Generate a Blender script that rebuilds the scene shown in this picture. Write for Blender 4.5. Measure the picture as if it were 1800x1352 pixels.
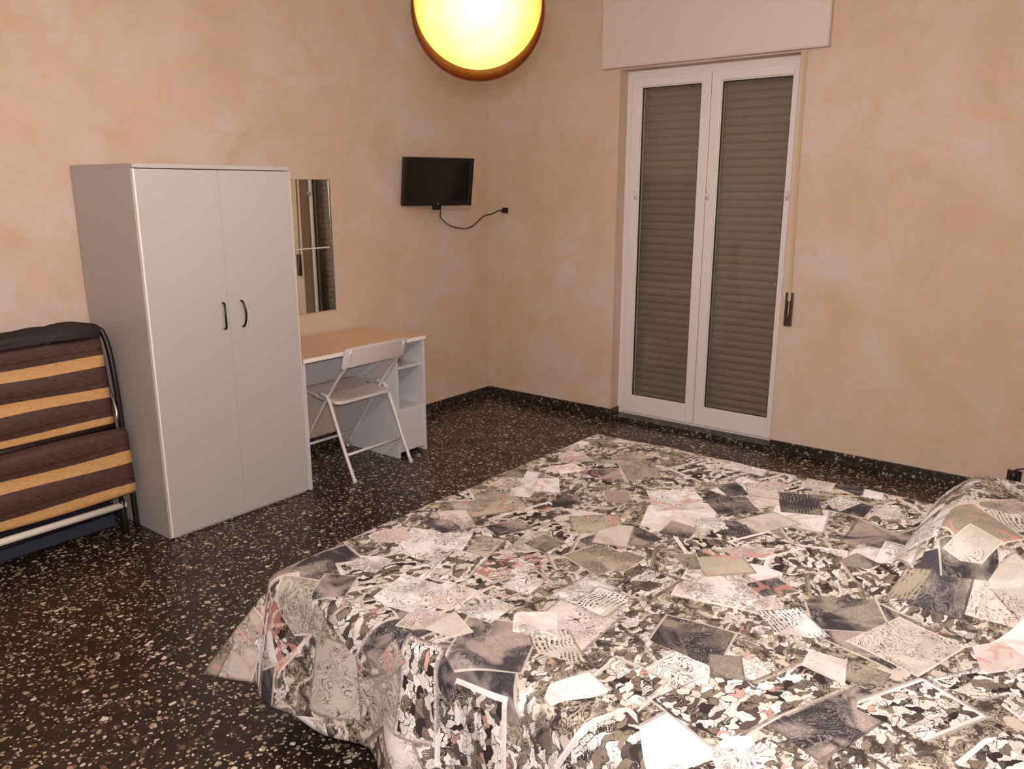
import bpy, bmesh, math, random
from mathutils import Vector, Matrix, noise
C = bpy.context.scene.collection
scene = bpy.context.scene
for o in list(bpy.data.objects): bpy.data.objects.remove(o)
PI = math.pi

# ------------------------------------------------------------------ camera
cam_d = bpy.data.cameras.new('camera'); cam = bpy.data.objects.new('camera', cam_d); C.objects.link(cam)
scene.camera = cam
cam_d.sensor_fit = 'HORIZONTAL'; cam_d.sensor_width = 36; cam_d.lens = 36*1407/1800; cam_d.clip_start = 0.02
CAM = Vector((-4.7776, -3.9547, 1.6)); TH = math.radians(13.739); YAW = math.radians(37.935)
fwd = Vector((math.cos(YAW)*math.cos(TH), math.sin(YAW)*math.cos(TH), -math.sin(TH)))
right = Vector((math.sin(YAW), -math.cos(YAW), 0)); up = right.cross(fwd)
cam.matrix_world = Matrix(((right.x, up.x, -fwd.x, CAM.x), (right.y, up.y, -fwd.y, CAM.y), (right.z, up.z, -fwd.z, CAM.z), (0, 0, 0, 1)))

# ------------------------------------------------------------------ world, lights, exposure
w = bpy.data.worlds.new('night'); scene.world = w; w.use_nodes = True
w.node_tree.nodes['Background'].inputs[0].default_value = (0.02, 0.022, 0.03, 1)
w.node_tree.nodes['Background'].inputs[1].default_value = 1.0
vs = scene.view_settings
scene.display_settings.display_device = 'sRGB'
vs.view_transform = 'Standard'; vs.look = 'None'; vs.gamma = 1; vs.use_curve_mapping = False; vs.exposure = 0.12
def light(name, typ, loc, power, color, size=0.05, target=None, spread=None):
    d = bpy.data.lights.new(name, typ); d.energy = power; d.color = color
    if typ == 'AREA':
        d.size = size
        if spread: d.spread = spread
    else: d.shadow_soft_size = size
    o = bpy.data.objects.new(name, d); C.objects.link(o); o.location = loc
    if target is not None: o.rotation_euler = (Vector(target)-Vector(loc)).to_track_quat('-Z', 'Y').to_euler()
    return o
FLASH = 60; LAMP = 1.6; LAMP_FILL = 84
# the camera's own flash, just above the lens
light('camera_flash', 'AREA', tuple(CAM + up*0.06 + fwd*0.03), FLASH, (1.0, 0.96, 0.95), 0.05, tuple(CAM + fwd*3))

# ------------------------------------------------------------------ node helpers
def srgb(r, g, b):
    f = lambda c: (c/255/12.92) if c/255 <= 0.04045 else ((c/255+0.055)/1.055)**2.4
    return (f(r), f(g), f(b), 1)
class NT:
    def __init__(s, name):
        s.m = bpy.data.materials.new(name); s.m.use_nodes = True; s.t = s.m.node_tree
        s.b = s.t.nodes['Principled BSDF']; s.out = s.t.nodes['Material Output']
    def n(s, typ, **k):
        o = s.t.nodes.new(typ)
        for a, v in k.items(): setattr(o, a, v)
        return o
    def put(s, sock, v):
        if isinstance(v, bpy.types.NodeSocket): s.t.links.new(v, sock)
        elif v is not None: sock.default_value = v
    def M(s, op, a, b=None, c=None, clamp=False):
        o = s.n('ShaderNodeMath', operation=op, use_clamp=clamp); s.put(o.inputs[0], a)
        if b is not None: s.put(o.inputs[1], b)
        if c is not None: s.put(o.inputs[2], c)
        return o.outputs[0]
    def V(s, op, a, b=None):
        o = s.n('ShaderNodeVectorMath', operation=op); s.put(o.inputs[0], a)
        if b is not None:
            if op == 'SCALE': s.put(o.inputs['Scale'], b)
            else: s.put(o.inputs[1], b)
        return o.outputs[0]
    def mix(s, f, a, b, blend='MIX'):
        o = s.n('ShaderNodeMix', data_type='RGBA', blend_type=blend, clamp_factor=True)
        s.put(o.inputs[0], f); s.put(o.inputs[6], a); s.put(o.inputs[7], b); return o.outputs[2]
    def ramp(s, f, pts, interp='LINEAR'):
        o = s.n('ShaderNodeValToRGB'); r = o.color_ramp; r.interpolation = interp
        while len(r.elements) < len(pts): r.elements.new(0.5)
        for e, (p, c) in zip(r.elements, pts): e.position = p; e.color = c if len(c) == 4 else (*c, 1)
        s.put(o.inputs[0], f); return o.outputs[0]
    def noise(s, v, scale, detail=2, rough=0.5, dist=0.0, dim='3D'):
        o = s.n('ShaderNodeTexNoise', noise_dimensions=dim); s.put(o.inputs['Vector'], v); s.put(o.inputs['Scale'], scale)
        s.put(o.inputs['Detail'], detail); s.put(o.inputs['Roughness'], rough); s.put(o.inputs['Distortion'], dist); return o
    def voro(s, v, scale, rnd=1.0, dist='EUCLIDEAN', dim='3D', feature='F1'):
        o = s.n('ShaderNodeTexVoronoi', voronoi_dimensions=dim, distance=dist, feature=feature)
        s.put(o.inputs['Vector'], v); s.put(o.inputs['Scale'], scale); s.put(o.inputs['Randomness'], rnd); return o
    def obj(s): return s.n('ShaderNodeTexCoord').outputs['Object']
    def bump(s, h, strength=0.3, dist=0.002):
        o = s.n('ShaderNodeBump'); s.put(o.inputs['Height'], h); o.inputs['Strength'].default_value = strength
        o.inputs['Distance'].default_value = dist; s.t.links.new(o.outputs[0], s.b.inputs['Normal'])
    def fin(s, col=None, rough=None, metal=None, spec=None):
        s.put(s.b.inputs['Base Color'], col); s.put(s.b.inputs['Roughness'], rough); s.put(s.b.inputs['Metallic'], metal)
        if spec is not None: s.b.inputs['Specular IOR Level'].default_value = spec
        return s.m
def simple(name, rgb, rough=0.5, metal=0.0, var=0.06, scale=9, spec=0.5):
    t = NT(name); n = t.noise(t.obj(), scale, 3).outputs[0]
    c = srgb(*rgb); d = tuple(x*(1-var*2) for x in c[:3])+(1,)
    return t.fin(t.mix(n, d, c), rough, metal, spec)

# ------------------------------------------------------------------ materials
def wall_mat():
    t = NT('peach_sponged_plaster'); co = t.obj()
    n1 = t.noise(co, 1.7, 5, 0.62, 0.5).outputs[0]; n2 = t.noise(t.V('ADD', co, (7, 3, 1)), 3.6, 4, 0.6, 1.2).outputs[0]
    n3 = t.noise(t.V('ADD', co, (2, 9, 4)), 1.1, 3, 0.6, 0.8).outputs[0]
    c = t.ramp(n1, [(0.33, srgb(197, 173, 146)), (0.47, srgb(202, 181, 162)), (0.56, srgb(204, 185, 171)), (0.68, srgb(207, 190, 185))])
    c = t.mix(t.M('MULTIPLY', t.ramp(n2, [(0.50, (0, 0, 0)), (0.66, (1, 1, 1))]), 0.50), c, srgb(202, 164, 130))
    c = t.mix(t.M('MULTIPLY', t.ramp(n3, [(0.52, (0, 0, 0)), (0.66, (1, 1, 1))]), 0.5), c, srgb(210, 184, 174))
    # thin veins at the edges of the sponge dabs
    v = t.noise(t.V('ADD', co, (4, 4, 4)), 2.4, 4, 0.6, 1.6).outputs[0]
    v = t.M('ABSOLUTE', t.M('SUBTRACT', v, 0.5)); v = t.M('SUBTRACT', 1.0, t.M('MULTIPLY', v, 40), clamp=True)
    c = t.mix(t.M('MULTIPLY', t.ramp(t.noise(t.V('ADD', co, (11, 2, 6)), 5.2, 4, 0.6, 0.8).outputs[0], [(0.52, (0, 0, 0)), (0.62, (1, 1, 1))]), 0.35), c, srgb(214, 176, 152))
    c = t.mix(t.M('MULTIPLY', v, 0.16), c, srgb(196, 148, 108))
    t.bump(t.noise(co, 60, 3).outputs[0], 0.15, 0.002)
    return t.fin(c, 0.75, 0, 0.25)
def terrazzo(name, dark=1.0):
    t = NT(name); co = t.obj()
    big = t.noise(co, 1.3, 2).outputs[0]
    wob = t.V('ADD', co, t.V('SCALE', t.V('SUBTRACT', t.noise(co, 40, 1).outputs[1], (0.5, 0.5, 0.5)), 0.02))
    base = t.ramp(t.noise(co, 26, 3).outputs[0], [(0.35, srgb(26, 19, 17)), (0.6, srgb(44, 33, 29)), (0.75, srgb(78, 60, 50))])
    base = t.mix(t.M('MULTIPLY', big, 0.4), base, srgb(56, 40, 30))
    c = base
    for sc, thr, pal in ((42, 0.48, [(0, srgb(160, 140, 118)), (0.3, srgb(196, 182, 164)), (0.55, srgb(118, 84, 62)), (0.75, srgb(92, 84, 74)), (0.9, srgb(214, 204, 190))]),
                         (80, 0.42, [(0, srgb(176, 158, 136)), (0.35, srgb(128, 96, 70)), (0.6, srgb(206, 194, 178)), (0.85, srgb(90, 60, 44))])):
        v = t.voro(wob, sc, 1.0)
        sep = t.n('ShaderNodeSeparateColor'); t.put(sep.inputs[0], v.outputs['Color'])
        pres = t.M('GREATER_THAN', sep.outputs[0], thr)
        size = t.M('MULTIPLY_ADD', sep.outputs[1], 0.26, 0.20)
        inside = t.M('LESS_THAN', v.outputs['Distance'], size)
        c = t.mix(t.M('MULTIPLY', pres, inside), c, t.ramp(sep.outputs[2], pal, 'CONSTANT'))
    if dark != 1.0: c = t.mix(1.0 - dark, c, srgb(44, 40, 38))
    return t.fin(c, t.ramp(t.noise(co, 5, 3).outputs[0], [(0.3, (0.25,)*3), (0.7, (0.42,)*3)]), 0, 0.4)
def spread_mat():
    t = NT('printed_collage_cotton'); uv = t.n('ShaderNodeUVMap', uv_map='cloth').outputs[0]
    fine = t.noise(uv, 34, 3, 0.6, 2.0, '2D').outputs[0]
    mid = t.noise(uv, 15, 3, 0.6, 1.0, '2D').outputs[0]
    # scribbly engraving-like ground
    ground = t.ramp(fine, [(0.34, srgb(46, 38, 36)), (0.44, srgb(112, 100, 88)), (0.49, srgb(206, 196, 180)), (0.53, srgb(70, 60, 54)), (0.60, srgb(150, 138, 120)), (0.66, srgb(40, 33, 34))])
    ground = t.mix(t.ramp(mid, [(0.54, (0, 0, 0)), (0.60, (0.8,)*3)]), ground, srgb(204, 192, 180))
    def shards(vec, sc):
        wv = t.V('ADD', t.V('MULTIPLY', vec, (1.0, 1.7, 1.0)), t.V('SCALE', t.V('SUBTRACT', t.noise(vec, 22, 2, 0.5, 0, '2D').outputs[1], (0.5, 0.5, 0.5)), 0.07))
        vo = t.voro(wv, sc, 1.0, 'EUCLIDEAN', '2D'); sp = t.n('ShaderNodeSeparateColor'); t.put(sp.inputs[0], vo.outputs['Color'])
        cc = t.ramp(sp.outputs[0], [(0, srgb(46, 38, 38)), (0.20, srgb(126, 114, 100)), (0.34, srgb(206, 198, 190)), (0.58, srgb(84, 74, 70)), (0.69, srgb(222, 216, 214)), (0.98, srgb(188, 150, 140))], 'CONSTANT')
        ed = t.voro(wv, sc, 1.0, 'EUCLIDEAN', '2D', 'DISTANCE_TO_EDGE').outputs['Distance']
        st = t.M('LESS_THAN', t.M('ABSOLUTE', t.M('SUBTRACT', t.M('FRACT', t.M('MULTIPLY', t.noise(vec, 24, 3, 0.6, 1.0, '2D').outputs[0], 13)), 0.5)), 0.13)
        cc = t.mix(t.M('MULTIPLY', t.M('MULTIPLY', st, t.M('GREATER_THAN', sp.outputs[2], 0.4)), 0.8), cc, t.mix(t.M('LESS_THAN', sp.outputs[0], 0.2), srgb(58, 48, 46), srgb(198, 188, 180)))
        return t.mix(t.M('MULTIPLY', t.M('LESS_THAN', ed, 0.055), t.M('GREATER_THAN', sp.outputs[1], 0.35)), cc, srgb(50, 42, 40))
    ground = t.mix(t.ramp(t.noise(t.V('ADD', uv, (5, 5, 0)), 7, 2, 0.5, 0.5, '2D').outputs[0], [(0.46, (0, 0, 0)), (0.50, (0.85,)*3)]), ground, shards(uv, 44))
    ground = t.mix(t.ramp(mid, [(0.36, (0.85,)*3), (0.42, (0, 0, 0))]), ground, srgb(52, 44, 44))
    col = ground
    layers = [(2.9, (0.3, 0.7), 0.9, 1.3), (3.6, (3.3, 1.9), 0.9, 1.6), (4.5, (8.1, 5.2), 1.0, 1.9), (6.6, (12.7, 9.4), 1.0, 1.4)]
    for k, (sc, off, rnd, spin) in enumerate(layers):
        P = t.V('ADD', t.V('SCALE', uv, sc), (off[0], off[1], 0))
        v = t.voro(P, 1.0, rnd, 'EUCLIDEAN', '2D')
        L = t.V('SUBTRACT', P, v.outputs['Position'])
        wn = t.n('ShaderNodeTexWhiteNoise', noise_dimensions='2D'); t.put(wn.inputs['Vector'], v.outputs['Position'])
        r1 = t.n('ShaderNodeSeparateColor'); t.put(r1.inputs[0], wn.outputs['Color'])
        r2 = t.n('ShaderNodeSeparateColor'); t.put(r2.inputs[0], v.outputs['Color'])
        rot = t.n('ShaderNodeVectorRotate', rotation_type='Z_AXIS'); t.put(rot.inputs['Vector'], L)
        t.put(rot.inputs['Angle'], t.M('MULTIPLY', t.M('SUBTRACT', r1.outputs[0], 0.5), spin))
        xyz = t.n('ShaderNodeSeparateXYZ'); t.put(xyz.inputs[0], rot.outputs[0])
        x, y = xyz.outputs[0], xyz.outputs[1]
        hx = t.M('MULTIPLY_ADD', r1.outputs[1], 0.20, 0.30); hy = t.M('MULTIPLY_ADD', r1.outputs[2], 0.20, 0.22)
        ax = t.M('ABSOLUTE', x); ay = t.M('ABSOLUTE', y)
        mask = t.M('MULTIPLY', t.M('LESS_THAN', ax, hx), t.M('LESS_THAN', ay, hy))
        mask = t.M('MULTIPLY', mask, t.M('LESS_THAN', r2.outputs[0], 0.72 if k < 2 else (0.5 if k == 2 else 0.34)))
        edge = t.M('MAXIMUM', t.M('SUBTRACT', ax, hx), t.M('SUBTRACT', ay, hy))   # <0 inside
        rim = t.M('GREATER_THAN', edge, -0.022)
        # local coordinates in metres, shifted at random from scrap to scrap
        comb = t.n('ShaderNodeCombineXYZ'); t.put(comb.inputs[0], t.M('DIVIDE', x, sc)); t.put(comb.inputs[1], t.M('DIVIDE', y, sc))
        Q = t.V('ADD', comb.outputs[0], t.V('SCALE', wn.outputs['Color'], 23.0))
        q = t.n('ShaderNodeSeparateXYZ'); t.put(q.inputs[0], Q)
        tone = t.ramp(r2.outputs[1], [(0, srgb(226, 224, 226)), (0.18, srgb(214, 202, 202)), (0.28, srgb(182, 176, 164)), (0.40, srgb(50, 46, 52)),
                                      (0.56, srgb(230, 226, 228)), (0.72, srgb(146, 138, 124)), (0.79, srgb(58, 54, 62)), (0.88, srgb(204, 196, 190))], 'CONSTANT')
        light_ink = t.ramp(r2.outputs[1], [(0, (0, 0, 0)), (0.40, (1, 1, 1)), (0.56, (0, 0, 0)), (0.79, (1, 1, 1)), (0.88, (0, 0, 0))], 'CONSTANT')
        ink = t.mix(light_ink, t.mix(r1.outputs[1], srgb(48, 40, 38), srgb(96, 82, 74)), srgb(206, 196, 188))
        nz = t.noise(Q, 27, 3, 0.6, 1.5, '2D').outputs[0]
        # picture: smooth dark and light blots;  lines: contour strokes;  print: rows of broken marks
        pic = t.ramp(nz, [(0.42, (0, 0, 0)), (0.47, (0.85,)*3), (0.52, (0.35,)*3), (0.60, (0, 0, 0)), (0.66, (0.9,)*3)])
        contour = t.M('LESS_THAN', t.M('ABSOLUTE', t.M('SUBTRACT', t.M('FRACT', t.M('MULTIPLY', t.noise(Q, 15, 4, 0.6, 1.2, '2D').outputs[0], 10)), 0.5)), 0.11)
        qy = t.M('ADD', q.outputs[1], t.M('MULTIPLY', t.noise(Q, 14, 2, 0.5, 0, '2D').outputs[0], 0.03))
        row = t.M('LESS_THAN', t.M('FRACT', t.M('MULTIPLY', qy, 88)), 0.45)
        cell = t.n('ShaderNodeCombineXYZ'); t.put(cell.inputs[0], t.M('MULTIPLY', q.outputs[0], 210)); t.put(cell.inputs[1], t.M('MULTIPLY', t.M('FLOOR', t.M('MULTIPLY', qy, 88)), 3.7))
        marks = t.M('MULTIPLY', row, t.M('GREATER_THAN', t.noise(cell.outputs[0], 1.0, 1, 0.5, 0, '2D').outputs[0], 0.47))
        inkamt = t.mix(t.M('GREATER_THAN', r2.outputs[2], 0.30), contour, pic)
        inkamt = t.mix(t.M('GREATER_THAN', r2.outputs[2], 0.70), inkamt, marks)
        inkamt = t.mix(t.M('GREATER_THAN', r2.outputs[2], 0.80), inkamt, t.M('MULTIPLY', contour, 0.25))
        # leave part of each scrap unprinted
        part = t.ramp(t.noise(Q, 9, 1, 0.5, 0, '2D').outputs[0], [(0.38, (0.15,)*3), (0.48, (1, 1, 1))])
        smudge = t.ramp(t.noise(Q, 6.5, 3, 0.55, 0.6, '2D').outputs[0], [(0.46, (0, 0, 0)), (0.60, (0.55,)*3)])
        tone = t.mix(smudge, tone, t.mix(t.M('GREATER_THAN', r1.outputs[1], 0.5), srgb(166, 156, 142), srgb(196, 178, 170)))
        inkw = t.M('MULTIPLY', inkamt, t.M('SUBTRACT', 0.95, t.M('MULTIPLY', light_ink, 0.60)))
        c = t.mix(t.M('MULTIPLY', inkw, part), tone, ink)
        if k in (1, 2): c = t.mix(t.M('MULTIPLY', t.M('GREATER_THAN', r1.outputs[1], 0.62), t.M('LESS_THAN', edge, -0.05)), c, shards(Q, 36))
        red = t.M('MULTIPLY', t.M('GREATER_THAN', r1.outputs[0], 0.86), t.ramp(t.noise(Q, 16, 2, 0.5, 1, '2D').outputs[0], [(0.56, (0, 0, 0)), (0.62, (0.6,)*3)]))
        c = t.mix(red, c, srgb(200, 142, 134))
        c = t.mix(t.M('MULTIPLY', rim, 0.5), c, t.mix(t.M('GREATER_THAN', r1.outputs[2], 0.5), srgb(70, 62, 58), srgb(230, 222, 214)))
        col = t.mix(mask, col, c)
    weave = t.noise(uv, 260, 2, 0.5, 0, '2D').outputs[0]
    t.bump(weave, 0.25, 0.001)
    return t.fin(col, 0.75, 0, 0.3)
def stripe_mat():   # woven stripes run across; object z picks the band
    t = NT('brown_and_ochre_striped_canvas'); uv = t.n('ShaderNodeUVMap', uv_map='stripe').outputs[0]
    s = t.n('ShaderNodeSeparateXYZ'); t.put(s.inputs[0], uv)
    ph = s.outputs[1]
    f = t.M('FRACT', ph)
    band = t.M('LESS_THAN', f, 0.34)
    th = t.noise(t.V('MULTIPLY', uv, (3, 30, 1)), 3, 3, 0.6, 0, '2D').outputs[0]
    brown = t.ramp(th, [(0.35, srgb(58, 36, 32)), (0.65, srgb(92, 64, 56))])
    och = t.ramp(th, [(0.35, srgb(188, 138, 82)), (0.65, srgb(212, 168, 112))])
    c = t.mix(band, brown, och)
    line = t.M('LESS_THAN', t.M('ABSOLUTE', t.M('SUBTRACT', f, 0.52)), 0.018)
    c = t.mix(t.M('MULTIPLY', line, 0.6), c, srgb(40, 18, 16))
    t.bump(t.noise(uv, 120, 2, 0.5, 0, '2D').outputs[0], 0.3, 0.001)
    return t.fin(c, 0.6, 0, 0.4)
def glass_mat():
    t = NT('window_glass'); g = t.n('ShaderNodeBsdfGlossy'); g.inputs['Roughness'].default_value = 0.03
    tr = t.n('ShaderNodeBsdfTransparent'); tr.inputs[0].default_value = (0.93, 0.94, 0.93, 1)
    fr = t.n('ShaderNodeFresnel'); t.put(fr.inputs[0], t.M('MULTIPLY_ADD', t.n('ShaderNodeNewGeometry').outputs['Backfacing'], -0.83333, 1.5))
    mx = t.n('ShaderNodeMixShader'); t.put(mx.inputs[0], fr.outputs[0]); t.put(mx.inputs[1], tr.outputs[0]); t.put(mx.inputs[2], g.outputs[0])
    t.t.links.new(mx.outputs[0], t.out.inputs[0]); return t.m
def amber_mat():
    t = NT('amber_glass'); lw = t.n('ShaderNodeLayerWeight'); lw.inputs[0].default_value = 0.35
    col = t.ramp(lw.outputs['Facing'], [(0.0, (1.0, 0.95, 0.78)), (0.45, (0.95, 0.78, 0.50)), (0.8, (0.72, 0.44, 0.22)), (1.0, (0.45, 0.22, 0.09))])
    tr = t.n('ShaderNodeBsdfTransparent'); t.put(tr.inputs[0], col)
    g = t.n('ShaderNodeBsdfGlossy'); g.inputs['Roughness'].default_value = 0.12; g.inputs[0].default_value = (0.9, 0.7, 0.5, 1)
    mx = t.n('ShaderNodeMixShader'); mx.inputs[0].default_value = 0.06; t.put(mx.inputs[1], tr.outputs[0]); t.put(mx.inputs[2], g.outputs[0])
    t.t.links.new(mx.outputs[0], t.out.inputs[0]); return t.m
def globe_mat():
    t = NT('lit_opal_glass'); n = t.noise(t.obj(), 6, 3, 0.6, 0.5).outputs[0]
    c = t.ramp(n, [(0.38, (1.0, 0.80, 0.34)), (0.52, (1.0, 0.92, 0.55)), (0.64, (1.0, 0.97, 0.78))])
    t.put(t.b.inputs['Base Color'], (0.9, 0.85, 0.7, 1)); t.put(t.b.inputs['Emission Color'], c); t.b.inputs['Emission Strength'].default_value = LAMP
    return t.m
M = {
 'wall': wall_mat(), 'floor': terrazzo('dark_terrazzo'), 'skirt': terrazzo('dark_terrazzo_skirting', 0.45),
 'ceiling': simple('white_ceiling_paint', (232, 222, 208), 0.8, 0, 0.02), 'slab': simple('grey_marble_sill', (120, 108, 98), 0.3, 0, 0.2, 14),
 'laminate': simple('white_laminate', (186, 180, 178), 0.42, 0, 0.015, 3), 'lamedge': simple('white_edge_and_highlight', (240, 234, 228), 0.35, 0, 0.01),
 'desk_top': simple('pale_peach_beech_laminate', (224, 182, 148), 0.4, 0, 0.05, 5), 'desk': simple('white_desk_laminate', (206, 202, 206), 0.4, 0, 0.015),
 'pvc': simple('white_lacquered_frame', (226, 216, 212), 0.35, 0, 0.02), 'box': simple('matte_white_box_paint', (214, 198, 188), 0.55, 0, 0.03, 3),
 'slat': simple('taupe_shutter_slats', (146, 128, 113), 0.55, 0, 0.06, 4), 'gasket': simple('dark_rubber_gasket', (40, 36, 34), 0.6),
 'black': simple('black_plastic', (20, 17, 17), 0.35), 'screen': simple('dark_glass_screen', (12, 9, 9), 0.12), 'blackm': simple('black_painted_tube', (26, 20, 20), 0.35, 0.0),
 'steel': simple('brushed_steel', (190, 186, 182), 0.25, 1.0), 'darksteel': simple('smoked_chrome', (60, 56, 56), 0.2, 1.0), 'whitep': simple('white_plastic', (230, 222, 214), 0.4),
 'chairseat': simple('white_moulded_seat', (216, 204, 202), 0.4, 0, 0.02), 'tube': simple('pale_enamelled_tube', (216, 210, 208), 0.25, 0.0),
 'strap': simple('cream_webbing', (196, 176, 138), 0.8), 'brownp': simple('dark_brown_plastic', (66, 44, 38), 0.4),
 'cotpad': simple('black_cloth', (36, 26, 27), 0.7, 0, 0.15, 20), 'mattress': simple('ivory_ticking', (220, 212, 200), 0.85), 'wood': simple('dark_bed_wood', (82, 54, 36), 0.4, 0, 0.2, 12),
 'bluefill': simple('navy_fill', (44, 48, 66), 0.7), 'spread': spread_mat(), 'stripe': stripe_mat(), 'glass': glass_mat(), 'amber': amber_mat(), 'globe': globe_mat(),
}
mm = NT('silvered_mirror'); M['mirror'] = mm.fin((0.80, 0.83, 0.78, 1), 0.015, 1.0)

# ------------------------------------------------------------------ mesh helpers
def box(bm, x0, x1, y0, y1, z0, z1):
    vs_ = [bm.verts.new((x, y, z)) for z in (z0, z1) for y in (y0, y1) for x in (x0, x1)]
    for f in ((0, 2, 3, 1), (4, 5, 7, 6), (0, 1, 5, 4), (2, 6, 7, 3), (0, 4, 6, 2), (1, 3, 7, 5)): bm.faces.new([vs_[i] for i in f])
def catmull(pts, n=6):
    pts = [Vector(p) for p in pts]
    if len(pts) < 3: return pts
    P = [pts[0]*2-pts[1]] + pts + [pts[-1]*2-pts[-2]]; out = []
    for i in range(1, len(P)-2):
        for k in range(n):
            t = k/n; a, b, c, d = P[i-1:i+3]
            out.append(0.5*((2*b) + (c-a)*t + (2*a-5*b+4*c-d)*t*t + (3*b-a-3*c+d)*t**3))
    out.append(pts[-1]); return out
def tube(bm, pts, r, seg=12, smooth=True, flat=None):
    pts = catmull(pts) if smooth else [Vector(p) for p in pts]
    rings = []; prev = None
    for i, p in enumerate(pts):
        d = (pts[min(i+1, len(pts)-1)] - pts[max(i-1, 0)]).normalized()
        if prev is None: a = d.orthogonal().normalized()
        else: a = (prev - d*prev.dot(d)).normalized()
        prev = a; b = d.cross(a)
        rings.append([bm.verts.new(p + a*math.cos(2*PI*k/seg)*r + b*math.sin(2*PI*k/seg)*r) for k in range(seg)])
    for A, B in zip(rings, rings[1:]):
        for k in range(seg): bm.faces.new((A[k], A[(k+1) % seg], B[(k+1) % seg], B[k]))
    bm.faces.new(rings[0][::-1]); bm.faces.new(rings[-1])
def lathe(bm, prof, cx, cy, seg=64, caps=True):
    rings = []
    for r, z in prof:
        rings.append([bm.verts.new((cx+r*math.cos(2*PI*k/seg), cy+r*math.sin(2*PI*k/seg), z)) for k in range(seg)])
    for A, B in zip(rings, rings[1:]):
        for k in range(seg): bm.faces.new((A[k], A[(k+1) % seg], B[(k+1) % seg], B[k]))
    if caps: bm.faces.new(rings[0][::-1]); bm.faces.new(rings[-1])
def obj(name, bm, mat, parent=None, bevel=0, smooth=False, loc=None):
    bmesh.ops.recalc_face_normals(bm, faces=bm.faces)
    me = bpy.data.meshes.new(name); bm.to_mesh(me); bm.free(); me.materials.append(mat)
    if smooth:
        for p in me.polygons: p.use_smooth = True
    o = bpy.data.objects.new(name, me); C.objects.link(o)
    if parent:
        o.parent = parent; o.matrix_parent_inverse = Matrix.Identity(4)
        o.location = -Vector(parent.location) if parent.parent is None and parent.type == 'EMPTY' else (0, 0, 0)
    if bevel:
        b = o.modifiers.new('bevel', 'BEVEL'); b.width = bevel; b.segments = 2; b.limit_method = 'ANGLE'
    return o
def boxes(name, rects, mat, parent=None, bevel=0.0015):
    bm = bmesh.new()
    for r in rects: box(bm, *r)
    return obj(name, bm, mat, parent, bevel)
def tubes(name, paths, r, mat, parent=None, smooth=True):
    bm = bmesh.new()
    for p in paths: tube(bm, p, r, smooth=smooth)
    return obj(name, bm, mat, parent, 0, True)
def thing(name, label, cat, loc, group=None):
    o = bpy.data.objects.new(name, None); C.objects.link(o); o.location = loc; o.empty_display_size = 0.1
    return tag(o, label, cat, group)
def tag(o, label, cat, group=None):
    o['label'] = label; o['category'] = cat
    if group: o['group'] = group
    return o
def struct(o, label=None):
    o['kind'] = 'structure'
    if label: o['label'] = label
    return o

# ------------------------------------------------------------------ the room
X0, Y0, H = -6.3, -4.45, 3.0
OY0, OY1, OZ = -2.285, -1.12, 2.345      # balcony door opening
struct(boxes('floor', [(X0-.1, .3, Y0-.1, .1, -.08, 0)], M['floor'], bevel=0), 'dark brown terrazzo floor with cream chips')
struct(boxes('ceiling', [(X0-.1, .3, Y0-.1, .1, H, H+.08)], M['ceiling'], bevel=0))
struct(boxes('wall_left', [(X0-.1, .3, 0, .1, 0, H)], M['wall'], bevel=0), 'peach sponge-painted wall behind the wardrobe and desk')
struct(boxes('wall_right', [(0, .3, OY1, 0, 0, H), (0, .3, Y0, OY0, 0, H), (0, .3, OY0, OY1, OZ, H)], M['wall'], bevel=0), 'peach sponge-painted wall around the balcony door')
struct(boxes('wall_near', [(X0-.1, .3, Y0-.1, Y0, 0, H)], M['wall'], bevel=0))
struct(boxes('wall_far_left', [(X0-.1, X0, Y0, 0, 0, H)], M['wall'], bevel=0))
struct(boxes('baseboard_left', [(X0, 0, -.012, 0, 0, .075)], M['skirt'], bevel=.002), 'dark stone baseboard')
struct(boxes('baseboard_right', [(-.012, 0, OY1+.0, -.012, 0, .075), (-.012, 0, Y0+.012, OY0, 0, .075), (0, .10, OY1-.012, OY1, 0, .075)], M['skirt'], bevel=.002), 'dark stone baseboard')
struct(boxes('baseboard_near', [(X0, 0, Y0, Y0+.012, 0, .075)], M['skirt'], bevel=.002))
struct(boxes('trim_1', [(-.005, .30, OY0, OY1-.012, 0, .032)], M['skirt'], bevel=.002), 'dark stone threshold under the balcony door')

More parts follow.
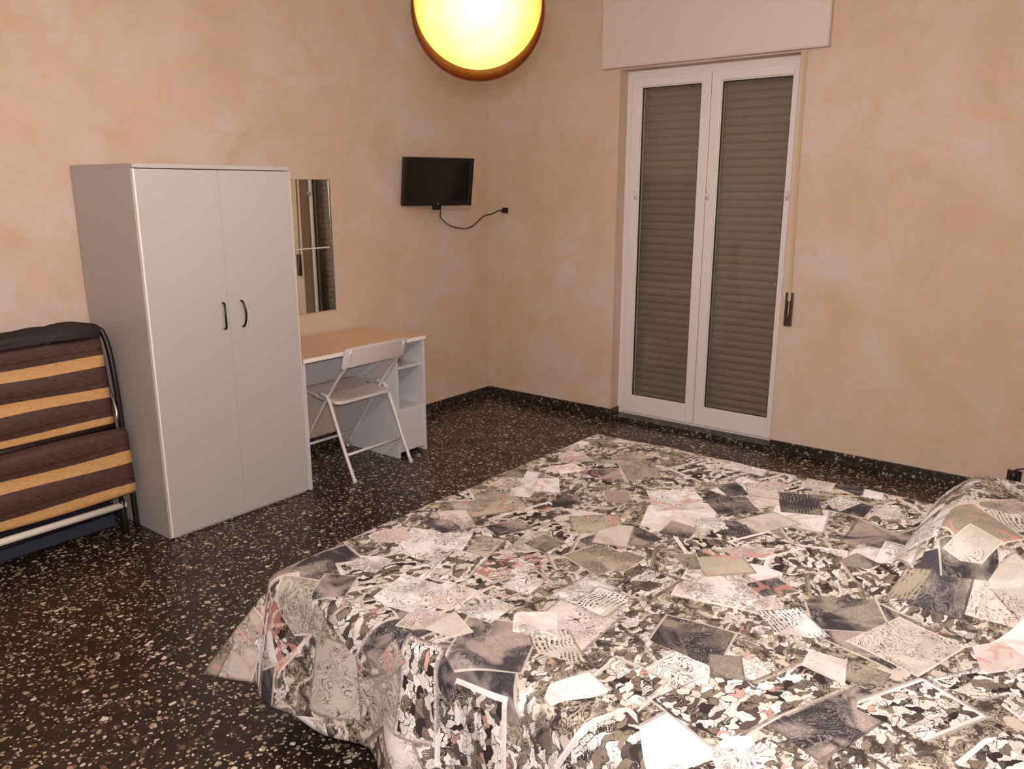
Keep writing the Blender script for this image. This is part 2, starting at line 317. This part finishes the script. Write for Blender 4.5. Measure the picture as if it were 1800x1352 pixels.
# ------------------------------------------------------------------ balcony door
FX = .10   # front of the fixed frame
d1 = bpy.data.objects.new('door_1', None); C.objects.link(d1); d1.location = (FX, (OY0+OY1)/2, .032)
struct(d1, 'white two-leaf glazed balcony door with the shutter closed behind')
boxes('frame', [(FX, FX+.06, OY1-.045, OY1, .032, OZ), (FX, FX+.06, OY0, OY0+.03, .032, OZ), (FX, FX+.06, OY0+.03, OY1-.045, OZ-.05, OZ), (FX, FX+.06, OY0+.03, OY1-.045, .032, .05)], M['pvc'], d1, .003)
def leaf(y0, y1, sr):
    st, x0, x1 = .062, FX-.015, FX+.04
    z0, z1 = .052, OZ-.045; gz0, gz1 = .172, 2.245
    bm = bmesh.new()
    for r in ((x0, x1, y1-st, y1, z0, z1), (x0, x1, y0, y0+sr, z0, z1), (x0, x1, y0+sr, y1-st, gz1, z1), (x0, x1, y0+sr, y1-st, z0, gz0)): box(bm, *r)
    # inner glazing beads, slightly recessed
    b = .008
    for r in ((x0+.006, x1-.004, y1-st-b, y1-st, gz0, gz1), (x0+.006, x1-.004, y0+sr, y0+sr+b, gz0, gz1), (x0+.006, x1-.004, y0+sr, y1-st, gz1-b, gz1), (x0+.006, x1-.004, y0+sr, y1-st, gz0, gz0+b)): box(bm, *r)
    lf = obj('door_leaf', bm, M['pvc'], d1, .003)
    ga = [(x0+.012, x0+.026, y1-st-b-.004, y1-st-b, gz0+b, gz1-b), (x0+.012, x0+.026, y0+sr+b, y0+sr+b+.004, gz0+b, gz1-b), (x0+.012, x0+.026, y0+sr+b, y1-st-b, gz0+b, gz0+b+.004), (x0+.012, x0+.026, y0+sr+b, y1-st-b, gz1-b-.004, gz1-b)]
    boxes('gasket', ga, M['gasket'], lf, 0)
    boxes('glass_pane', [(x0+.016, x0+.022, y0+sr+b, y1-st-b, gz0+b, gz1-b)], M['glass'], lf, 0)
    return lf
ym = -1.715
l1 = leaf(ym+.0, OY1-.047, .058)
l2 = leaf(OY0+.032, ym-.004, .028)
def speck(lf, y, z):  # small raised white dots, all at one height on the leaves
    bm = bmesh.new(); box(bm, FX-.020, FX-.015, y-.009, y+.009, z-.03, z+.03); lathe(bm, [(.001, z-.012), (.009, z-.008), (.011, z), (.009, z+.008), (.001, z+.012)], FX-.028, y, 16)
    o = obj('speck', bm, M['whitep'], lf, 0, True); o['label'] = 'small white latch'
speck(l1, OY1-.047-.052, 1.56); speck(l2, ym-.018, 1.56); speck(l2, OY0+.032+.012, 1.56)
# roller shutter behind the glass
bm = bmesh.new(); xs = .20; z = .032; P = .05
while z < 2.40:
    prof = [(xs+.006, z), (xs, z+.006), (xs-.003, z+P*.5), (xs, z+P-.008), (xs+.006, z+P-.003)]
    a = [bm.verts.new((x, OY0+.005, zz)) for x, zz in prof]; b = [bm.verts.new((x, OY1-.005, zz)) for x, zz in prof]
    a2 = [bm.verts.new((x+.009, OY0+.005, zz)) for x, zz in prof]; b2 = [bm.verts.new((x+.009, OY1-.005, zz)) for x, zz in prof]
    for i in range(4):
        bm.faces.new((a[i], a[i+1], b[i+1], b[i])); bm.faces.new((a2[i], b2[i], b2[i+1], a2[i+1]))
    bm.faces.new((a[0], b[0], b2[0], a2[0])); bm.faces.new((a[4], a2[4], b2[4], b[4]))
    z += P
box(bm, xs+.006, xs+.010, OY0+.005, OY1-.005, .04, 2.40)
tag(obj('roller_shutter', bm, M['slat'], None, 0), 'closed taupe slatted roller shutter behind the glass of the balcony door', 'shutter')
# shutter box over the door
sb = thing('shutter_box', 'large off-white shutter box on the wall above the balcony door', 'shutter box', (0, -1.72, 2.354))
boxes('casing', [(-.048, 0, -2.445, -1.005, 2.354, 2.92)], M['box'], sb, .003)
boxes('front_panel', [(-.052, -.048, -2.438, -1.012, 2.362, 2.912)], M['box'], sb, .001)
# strap and winder
sw = thing('shutter_strap', 'cream roller shutter strap hanging beside the balcony door down to a dark winder', 'strap', (-.01, -2.335, .80))
bm = bmesh.new()
ps = [(-.012, -2.312, 2.354), (-.012, -2.318, 1.9), (-.010, -2.326, 1.4), (-.010, -2.334, 1.0), (-.012, -2.336, .95)]
pr = None
for p in ps:
    q = [bm.verts.new((p[0]+dx, p[1]+dy, p[2])) for dx, dy in ((-.001, -.009), (-.001, .009), (.001, .009), (.001, -.009))]
    if pr:
        for i in range(4): bm.faces.new((pr[i], pr[(i+1) % 4], q[(i+1) % 4], q[i]))
    else: bm.faces.new(q)
    pr = q
bm.faces.new(pr[::-1]); obj('webbing', bm, M['strap'], sw)
win = boxes('winder', [(-.022, 0, -2.358, -2.346, .80, 1.0), (-.022, 0, -2.326, -2.314, .80, 1.0), (-.022, 0, -2.346, -2.326, .80, .862), (-.006, 0, -2.346, -2.326, .862, 1.0)], M['brownp'], sw, .003)
tubes('cord', [[(-.014, -2.336, .95), (-.018, -2.338, .90), (-.022, -2.336, .86)]], .003, M['strap'], win)

# ------------------------------------------------------------------ wardrobe
WX0, WX1, WY, WZ = -3.02, -2.226, -.57, 1.705
wd = thing('wardrobe', 'tall plain white two-door wardrobe standing against the left wall', 'wardrobe', (-2.62, -.285, 0))
boxes('side_panel', [(WX0, WX0+.018, WY+.02, -.013, 0, WZ-.018)], M['laminate'], wd, .001)
boxes('side_panel', [(WX1-.018, WX1, WY+.02, -.013, 0, WZ-.018)], M['laminate'], wd, .001)
boxes('top_panel', [(WX0, WX1, WY, -.013, WZ-.018, WZ)], M['laminate'], wd, .001)
boxes('back_panel', [(WX0+.018, WX1-.018, -.019, -.013, .0, WZ-.018)], M['laminate'], wd, 0)
boxes('plinth', [(WX0+.018, WX1-.018, WY+.012, WY+.03, 0, .06), (WX0+.018, WX1-.018, WY+.03, -.02, .045, .06)], M['laminate'], wd, .001)
def wdoor(x0, x1, hx, flip):
    d = boxes('door', [(x0, x1, WY, WY+.018, .012, WZ-.022)], M['laminate'], wd, .0015)
    e = boxes('edge_band_highlight', [(x0-.0005 if flip < 0 else x1-.002, x0+.007 if flip < 0 else x1+.0005, WY-.0006, WY+.0186, .012, WZ-.022)], M['lamedge'], d, 0)  # left band widened and whitened to paint in the edge highlight
    tubes('handle', [[(hx, WY+.001, 1.078), (hx, WY-.016, 1.074), (hx+.004*flip, WY-.026, 1.045), (hx+.006*flip, WY-.028, 1.015), (hx+.004*flip, WY-.026, .985), (hx, WY-.016, .958), (hx, WY+.001, .954)]], .0048, M['darksteel'], d)['label'] = 'bowed dark chrome handle'
wdoor(WX0, -2.6238, -2.655, -1); wdoor(-2.6230, WX1, -2.556, 1)

# ------------------------------------------------------------------ desk
DX0, DX1, DY, DZ = -2.214, -1.297, -.57, .73
dk = thing('desk', 'small white desk with peach top and open shelves beside the wardrobe', 'desk', (-1.755, -.29, 0))
boxes('desktop', [(DX0, DX1, DY, -.013, DZ-.022, DZ)], M['desk_top'], dk, .001)
boxes('top_edge', [(DX0, DX1, DY-.002, DY, DZ-.022, DZ)], M['lamedge'], dk, 0)['label'] = 'white front edge of the desk top'
boxes('side_panel', [(DX0, DX0+.018, DY+.01, -.013, 0, DZ-.022)], M['desk'], dk, .001)
boxes('side_panel', [(DX1-.018, DX1, DY+.01, -.013, 0, DZ-.022)], M['desk'], dk, .001)
boxes('divider_panel', [(-1.545, -1.527, DY+.01, -.013, 0, DZ-.022)], M['desk'], dk, .001)
boxes('modesty_panel', [(DX0+.018, -1.545, -.05, -.034, .36, DZ-.022)], M['desk'], dk, .001)
boxes('back_panel', [(-1.527, DX1-.018, -.03, -.018, .03, DZ-.022)], M['desk'], dk, 0)
boxes('shelf', [(-1.527, DX1-.018, DY+.03, -.03, .545, .561)], M['desk'], dk, .001)
boxes('shelf', [(-1.527, DX1-.018, DY+.02, -.03, .285, .301)], M['desk'], dk, .001)
boxes('lower_panel', [(-1.527, DX1-.018, DY+.016, DY+.032, .03, .285)], M['desk'], dk, .001)

# ------------------------------------------------------------------ folding chair
ch = thing('folding_chair', 'white folding chair with its back to the room, pushed under the desk', 'chair', (-1.77, -.42, 0))
CXl, CXr = -1.99, -1.55
for x, s in ((CXl, 1), (CXr, -1)):
    tubes('rear_leg', [[(x, -.67, .006), (x, -.60, .16), (x, -.53, .33), (x+.004*s, -.47, .455), (x+.01*s, -.40, .475)]], .0105, M['tube'], ch)
    tubes('front_leg', [[(x+.022*s, -.12, .006), (x+.022*s, -.30, .26), (x+.022*s, -.445, .455), (x+.022*s, -.53, .56), (x+.022*s, -.62, .66), (x+.022*s, -.665, .75)]], .0105, M['tube'], ch)
for x, y in ((CXl, -.67), (CXr, -.67), (CXl+.022, -.12), (CXr-.022, -.12)):
    bm = bmesh.new(); lathe(bm, [(.010, 0), (.0125, .001), (.0125, .018), (.011, .024)], x, y+(.002 if y < -.3 else -.006), 16); obj('foot_cap', bm, M['tube'], ch, 0, True)
tubes('stretcher', [[(CXl, -.602, .148), (CXr, -.602, .148)]], .008, M['tube'], ch, False)
tubes('stretcher', [[(CXl+.022, -.20, .12), (CXr-.022, -.20, .12)]], .008, M['tube'], ch, False)
def curved_panel(nx, ny, fn, th):
    bm = bmesh.new(); A = {}; B = {}
    for i in range(nx+1):
        for j in range(ny+1):
            p, n = fn(i/nx, j/ny); A[i, j] = bm.verts.new(p); B[i, j] = bm.verts.new(p+n*th)
    for i in range(nx):
        for j in range(ny):
            bm.faces.new((A[i, j], A[i+1, j], A[i+1, j+1], A[i, j+1])); bm.faces.new((B[i, j], B[i, j+1], B[i+1, j+1], B[i+1, j]))
    for i in range(nx):
        for j, in ((0,), (ny,)): bm.faces.new((A[i, j], B[i, j], B[i+1, j], A[i+1, j]))
    for j in range(ny):
        for i in (0, nx): bm.faces.new((A[i, j], A[i, j+1], B[i, j+1], B[i, j]))
    return bm
def seatf(u, v):
    a = u*2-1; x = -1.77 + a*.205*(1-.06*v**4); y = -.548 + v*.36
    if abs(a) > .8: y += (-.0 if v > .5 else .03)*((abs(a)-.8)/.2)**2 - (.03 if v > .5 else 0)*((abs(a)-.8)/.2)**2
    z = .425 + .03*v - .016*(1-a*a)*math.sin(PI*min(1, v*1.05)) ; return Vector((x, y, z)), Vector((0, 0, 1))
obj('seat', curved_panel(16, 12, seatf, .018), M['chairseat'], ch, .003, True)
def backf(u, v):
    a = u*2-1; zc = .645 + v*.125*(1-.10*a**4)
    return Vector((-1.77 + a*.232, -.645 - v*.035 + .035*a*a, zc - .012*(1-v)*(1-a*a)*-1)), Vector((0, -1, 0))
obj('backrest', curved_panel(18, 6, backf, .014), M['chairseat'], ch, .003, True)

# ------------------------------------------------------------------ mirror
mr = thing('wall_mirror', 'frameless rectangular wall mirror hanging above the desk', 'mirror', (-1.79, -.01, .865))
for z0, z1 in ((.865, 1.250), (1.256, 1.655)):
    boxes('mirror_panel', [(-2.06, -1.527, -.014, -.008, z0, z1)], M['mirror'], mr, .002)
boxes('backing', [(-2.05, -1.537, -.008, 0, .88, 1.64)], M['whitep'], mr, .001)
boxes('edge_strip', [(-1.527, -1.519, -.018, 0, .862, 1.658)], M['steel'], mr, .001)
boxes('edge_strip', [(-2.068, -2.06, -.018, 0, .862, 1.658)], M['steel'], mr, .001)

# ------------------------------------------------------------------ television, cable, socket
tv = thing('television', 'small black flat television on a bracket on the wall near the corner', 'television', (-.687, -.14, 1.645))
al, ti = math.radians(17.3), math.radians(9.0)
wdv = Vector((math.cos(al), -math.sin(al), 0)); nn = Vector((-math.sin(al), -math.cos(al), 0)); upv = Vector((0, 0, 1))*math.cos(ti)+nn*math.sin(ti); nf = wdv.cross(upv).normalized()
if nf.dot(nn) < 0: nf = -nf
T0 = Vector((-.687, -.14, 1.645))
def tvbox(name, rects, mat, parent, bevel=.003):
    bm = bmesh.new()
    for r in rects: box(bm, *r)
    for v in bm.verts: v.co = T0 + wdv*v.co.x + nf*v.co.y + upv*v.co.z
    return obj(name, bm, mat, parent, bevel)
bw, bh, e = .267, .158, .032
tvbody = tvbox('body', [(-bw, bw, -.03, 0, -bh, bh), (-bw*.75, bw*.75, -.045, -.03, -bh*.75, bh*.75)], M['black'], tv, .004)
tvbox('bezel', [(-bw, -bw+e, 0, .006, -bh, bh), (bw-e, bw, 0, .006, -bh, bh), (-bw+e, bw-e, 0, .006, bh-.024, bh), (-bw+e, bw-e, 0, .006, -bh, -bh+.03)], M['black'], tv, .002)
tvbox('screen', [(-bw+e, bw-e, 0, .002, -bh+.03, bh-.024)], M['screen'], tv, 0)
lg = tvbox('badge', [(-.004, .008, .006, .0075, -bh+.010, -bh+.018)], M['steel'], tv, 0); lg['label'] = 'small bright mark on the lower bezel'
tvbox('button_row', [(.06+.03*k, .078+.03*k, -.02, -.008, -bh-.005, -bh) for k in range(4)], M['steel'], tv, .001)
bm = bmesh.new(); box(bm, -.72, -.64, -.012, 0, 1.57, 1.72); a = T0 - nf*.045
tube(bm, [(-.68, -.01, 1.645), (-.68, -.045, 1.645), tuple(a)], .014, smooth=False)
obj('wall_bracket', bm, M['black'], tv)
tvbox('stand_foot', [(-.03, .035, -.025, -.005, -bh-.030, -bh)], M['black'], tv, .003)
sk = thing('wall_socket', 'small wall socket to the right of the television, near the corner', 'socket', (-.005, -.17, 1.444))
boxes('cover_plate', [(-.008, 0, -.195, -.145, 1.424, 1.464)], M['black'], sk, .002)
pc = thing('power_cable', 'black cable looping from the television to its plug in the wall socket', 'cable', (-.01, -.17, 1.444))
cstart = T0 + wdv*.03 - nf*.012 - upv*(bh+.004)
tubes('cord', [[tuple(cstart), tuple(cstart-Vector((0, 0, .05))), (-.62, -.09, 1.405), (-.46, -.03, 1.345), (-.30, -.02, 1.318), (-.20, -.02, 1.335), (-.09, -.03, 1.40), (-.03, -.06, 1.417), (-.022, -.115, 1.440), (-.03, -.155, 1.444)]], .0042, M['blackm'], pc)
bm = bmesh.new(); box(bm, -.036, -.008, -.186, -.154, 1.430, 1.458); obj('plug', bm, M['black'], pc, .004)
tvc = tubes('antenna_lead', [[tuple(T0 - wdv*.01 - nf*.012 - upv*(bh+.004)), (-.70, -.05, 1.44), (-.695, -.008, 1.36), (-.69, -.006, 1.30)]], .0022, M['strap'], tv); tvc['label'] = 'thin cream lead hanging from the back'
bm = bmesh.new(); lathe(bm, [(.0005, 0), (.004, .001), (.0045, .004), (.001, .008)], 0, 0, 12)
for v in bm.verts: v.co = Vector((v.co.x-1.632, -v.co.z, v.co.y+1.695))
tag(obj('wall_hook', bm, M['whitep'], None, 0, True), 'tiny white hook in the wall just above the mirror', 'hook')

# ------------------------------------------------------------------ pendant lamp
LP = Vector((-3.357, -2.755, 1.990)); R = .1368
lp = thing('pendant_lamp', 'lit yellow globe lamp in an amber glass bowl hanging from the ceiling', 'lamp', tuple(LP))
g = bmesh.new(); bmesh.ops.create_uvsphere(g, u_segments=64, v_segments=40, radius=R)
for v in g.verts: v.co += LP
obj('globe_shade', g, M['globe'], lp, 0, True)['label'] = 'glowing cream glass globe'
bz = LP.z - .0178; Rb = .1434; prof = []
for k in range(0, 25):
    a = math.radians(111)*k/24; prof.append((max(.001, Rb*math.sin(a)), bz - Rb*math.cos(a)))
bm = bmesh.new(); lathe(bm, prof, LP.x, LP.y, 72, caps=False)
bw_ = obj('amber_bowl', bm, M['amber'], lp, 0, True); bw_['label'] = 'brown amber glass bowl round the lower half'
sm = bw_.modifiers.new('thick', 'SOLIDIFY'); sm.thickness = .002; sm.offset = -1
bm = bmesh.new(); lathe(bm, [(.001, LP.z+R+.03), (.05, LP.z+R+.028), (.06, LP.z+R-.012), (.055, LP.z+R-.02)], LP.x, LP.y, 40)
obj('collar', bm, M['steel'], lp, 0, True)
bl = light('lamp_fill', 'POINT', (LP.x-.01, LP.y-.06, LP.z+R+.10), LAMP_FILL, (1.0, 0.92, 0.86), .05)  # added room light above the closed globe, in place of its own output
tubes('cord', [[(LP.x, LP.y, LP.z+R+.02), (LP.x, LP.y, H-.03)]], .004, M['whitep'], lp, False)
bm = bmesh.new(); lathe(bm, [(.02, H-.05), (.05, H-.03), (.055, H)], LP.x, LP.y, 32); obj('ceiling_rose', bm, M['whitep'], lp, 0, True)

# ------------------------------------------------------------------ folded striped cot left of the wardrobe
ct = thing('folding_bed', 'folded cot with brown and ochre striped canvas standing left of the wardrobe', 'folding bed', (-3.45, -.25, 0))
CL = -4.05
def canvas(name, x1, y, zb, zt, stripes, phase, thick, lean, x0=CL):
    # a taut canvas panel with rounded edges; stripe phase runs bottom -> top
    bm = bmesh.new(); uvl = bm.loops.layers.uv.new('stripe'); nx, nz = 30, 60; G = {}
    prof = []
    for j in range(nz+1):
        v = j/nz; z = zb + (zt-zb)*v
        d = min(v, 1-v)*(zt-zb); rr = .03
        bul = math.sqrt(max(0, 1-((rr-d)/rr)**2)) if d < rr else 1
        prof.append((z, bul, v))
    for side in (0, 1):
        for i in range(nx+1):
            u = i/nx; x = x0 + (x1-x0)*u
            for j, (z, bul, v) in enumerate(prof):
                yy = y + lean*v + (-.5 if side == 0 else .5)*thick*bul
                sag = .006*math.sin(PI*u)*math.sin(v*stripes*2*PI)*(1 if side == 0 else 0)
                G[side, i, j] = (bm.verts.new((x, yy+sag, z + .004*math.sin(u*7+v*9))), u, v)
    def f(idx):
        vv = [G[k] for k in idx]
        try: fc = bm.faces.new([q[0] for q in vv])
        except ValueError: return
        for lp_, q in zip(fc.loops, vv): lp_[uvl].uv = (q[1]*3, phase + q[2]*stripes)
    for i in range(nx):
        for j in range(nz):
            f([(0, i, j), (0, i+1, j), (0, i+1, j+1), (0, i, j+1)]); f([(1, i, j), (1, i, j+1), (1, i+1, j+1), (1, i+1, j)])
    for j in range(nz):
        for i in (0, nx): f([(0, i, j), (0, i, j+1), (1, i, j+1), (1, i, j)])
    for i in range(nx):
        for j in (0, nz): f([(0, i, j), (1, i, j), (1, i+1, j), (0, i+1, j)])
    return obj(name, bm, M['stripe'], ct, 0, True)
# stripe pitch ~0.147 m
canvas('canvas', -3.085, -.245, .515, .95, 3.0, 0.0, .055, .03)['label'] = 'upper striped canvas panel'
canvas('canvas', -3.052, -.315, .188, .512, 2.0, 0.0, .06, .02)['label'] = 'lower striped canvas panel, nearer the room'
bm = bmesh.new()
def rolltop(u, v):
    x = CL + (-3.09-CL)*u; a = v*PI*1.0
    r = .040 + .010*math.sin(u*9+1) + .009*math.sin(v*9+u*5) + (.016 if u > .78 else 0)*math.sin(PI*min(1, max(0, (u-.78)/.22)))**.5 + .006*math.sin(v*21+u*14)
    return Vector((x, -.215 - math.cos(a)*r*1.2, .955 + math.sin(a)*r)), Vector((0, 0, -1))
obj('folded_cover', curved_panel(40, 12, rolltop, .012), M['cotpad'], ct, 0, True)['label'] = 'black cloth folded over the top of the cot'
# black tubular frame
tubes('frame', [[(CL, -.20, .985), (-3.30, -.20, .995), (-3.10, -.205, .98), (-3.055, -.22, .93), (-3.045, -.245, .75), (-3.045, -.265, .45), (-3.042, -.28, .2), (-3.042, -.288, .008)]], .013, M['blackm'], ct)
tubes('frame', [[(CL, -.17, .97), (-3.15, -.17, .965), (-3.08, -.175, .93), (-3.065, -.19, .80), (-3.075, -.23, .50), (-3.085, -.25, .10), (-3.085, -.25, .008)]], .011, M['blackm'], ct)
tubes('frame', [[(CL+.02, -.20, .985), (CL-.03, -.205, .97), (CL-.045, -.22, .90), (CL-.045, -.25, .45), (CL-.045, -.288, .008)]], .013, M['blackm'], ct)
tubes('strut', [[(-3.062, -.20, .70), (-3.075, -.285, .60), (-3.082, -.29, .52), (-3.05, -.28, .46)]], .008, M['steel'], ct)
tubes('rail', [[(CL, -.32, .145), (-3.10, -.32, .145)]], .016, M['whitep'], ct, False)['label'] = 'white lower rail'
tubes('rail', [[(CL, -.28, .10), (-3.09, -.26, .10)]], .010, M['blackm'], ct, False)
tubes('rail', [[(CL, -.262, .505), (-3.085, -.262, .515)]], .020, M['blackm'], ct, False)  # added dark bar standing in for shadow in the gap between canvases
bm = bmesh.new(); lathe(bm, [(.012, 0), (.016, .004), (.016, .15), (.012, .17)], -3.115, -.32, 16); obj('foot', bm, M['blackm'], ct, 0, True)
bm = bmesh.new(); box(bm, CL, -3.13, -.27, -.20, .03, .14); obj('underside_block', bm, M['bluefill'], ct, .01)['label'] = 'dark blue block under the lower rail'  # plain dark blue box filling the space below the rail

# ------------------------------------------------------------------ bed
BX0, BX1, BY0, BY1, BZ = -3.47, -1.71, -4.02, -2.07, .485
bd = thing('double_bed', 'double bed hidden under the collage print bedspread', 'bed', ((BX0+BX1)/2, (BY0+BY1)/2, 0))
boxes('base', [(BX0+.03, BX1-.03, BY0, BY1-.03, .20, .28)], M['wood'], bd, .01)
boxes('mattress', [(BX0+.015, BX1-.015, BY0, BY1-.015, .28, BZ-.03)], M['mattress'], bd, .03)
boxes('headboard', [(BX0, BX1, BY0-.05, BY0-.005, .1, .95)], M['wood'], bd, .01)
for x in (BX0+.10, BX1-.10):
    for y in (BY0+.10, BY1-.12):
        boxes('leg', [(x-.025, x+.025, y-.025, y+.025, 0, .20)], M['wood'], bd, .004)
# bedspread: cloth sheet laid over the top, falling on three sides
L = .385; ER = .045
def drop(a, ang=0.0):
    """cloth length a beyond the edge -> (outward, downward)"""
    q = ER*PI/2
    if a <= 0: return 0.0, 0.0
    if a < q: return ER*math.sin(a/ER), ER*(1-math.cos(a/ER))
    return ER + (a-q)*math.sin(ang), ER + (a-q)*math.cos(ang)
def spread_point(s, t):
    # s across (x), t along (y), cloth coordinates in metres equal to x,y on the top
    a = (BX0-s) if s < BX0 else (s-BX1) if s > BX1 else 0
    b = (t-BY1) if t > BY1 else 0
    sx = -1 if s < BX0 else 1
    x = min(max(s, BX0), BX1); y = min(t, BY1)
    n = noise.noise(Vector((s*2.2, t*2.2, 3)))*.010 + noise.noise(Vector((s*6, t*6, 8)))*.005
    n += .007*max(0, noise.noise(Vector((s*3.1+t*2.0, t*1.1-s*.5, 5))))**.5 if True else 0
    z = BZ + n
    # pillows under the cloth at the head
    py = -3.50; h = 0
    if t < py:
        d = py - t
        ux = (x-BX0)/(BX1-BX0); q_ = min(1, max(0, (x+2.62)/.38)); lob = q_*q_*(3-2*q_)
        h = .175*min(1, (d/.13))**.6*lob if d < .13 else .175*lob*(1-.15*((d-.13)/.39)**2)
        edge = min(1, max(0, min(x-BX0, BX1-x)/.10 + .12)); h *= edge**.5
        z += h
    if a == 0 and b == 0: return Vector((x, y, z))
    if a > 0 and b > 0:
        ph = math.atan2(b, a); r = math.hypot(a, b)*(1-.23*math.sin(2*ph)**2)
        # four-corner fold: one broad flared pleat on the diagonal
        fl = math.exp(-((ph-PI*.25)/.32)**2)*.50 + .12 + .05*math.sin(ph*9)
        o, dn = drop(r, min(fl, .8))
        z = z - dn; ox, oy = math.cos(ph)*o, math.sin(ph)*o
        if z < .012: 
            ex = .012 - z; ox += math.cos(ph)*ex*.15; oy += math.sin(ph)*ex*.15; z = .012 + .004*math.sin(s*40)
        return Vector((x + sx*ox, y + oy, z))
    if a > 0:
        wv = .5+.5*math.sin(t*11 + 1.3*math.sin(t*5)); amp = min(1, a/.3)
        near = math.exp(-((BY1-t)/.22)**2)
        o, dn = drop(a, .10 + .16*wv*amp + .05*near)
        return Vector((x + sx*(o + .012*math.sin(t*23)*amp), y, z - dn))
    wv = .5+.5*math.sin(s*12 + math.sin(s*4)); amp = min(1, b/.3)
    near = math.exp(-((s-BX0)/.22)**2)
    o, dn = drop(b, .08 + .16*wv*amp + .05*near)
    return Vector((x, y + o, z - dn))
bm = bmesh.new(); uvl = bm.loops.layers.uv.new('cloth'); NS, NTt = 230, 240; G = {}
s0, s1, t0, t1 = BX0-L, BX1+L, BY0+.01, BY1+L
for i in range(NS+1):
    s = s0 + (s1-s0)*i/NS
    for j in range(NTt+1):
        t = t0 + (t1-t0)*j/NTt; G[i, j] = (bm.verts.new(spread_point(s, t)), s, t)
for i in range(NS):
    for j in range(NTt):
        q = [G[i, j], G[i+1, j], G[i+1, j+1], G[i, j+1]]; fc = bm.faces.new([k[0] for k in q])
        for lp_, k in zip(fc.loops, q): lp_[uvl].uv = (k[1]+10, k[2]+10)
bs = obj('bedspread', bm, M['spread'], None, 0, True)
sd = bs.modifiers.new('thick', 'SOLIDIFY'); sd.thickness = .004; sd.offset = 1
tag(bs, 'bedspread printed with a collage of black, white and pink paper scraps', 'bedspread')

# ------------------------------------------------------------------ black plug low on the right wall
pg = thing('floor_plug', 'black plug with a looped cable low on the right wall beyond the pillows', 'plug', (-.012, -3.59, .13))
bm = bmesh.new(); lathe(bm, [(.001, .080), (.018, .082), (.024, .10), (.024, .140), (.017, .162), (.001, .166)], -.03, -3.592, 20)
obj('plug_body', bm, M['black'], pg, 0, True)
boxes('socket_plate', [(-.012, 0, -3.625, -3.56, .085, .16)], M['black'], pg, .002)
tubes('cord', [[(-.03, -3.592, .15), (-.035, -3.60, .172), (-.035, -3.64, .185), (-.03, -3.69, .17), (-.03, -3.72, .10), (-.03, -3.73, .012)]], .0045, M['blackm'], pg)
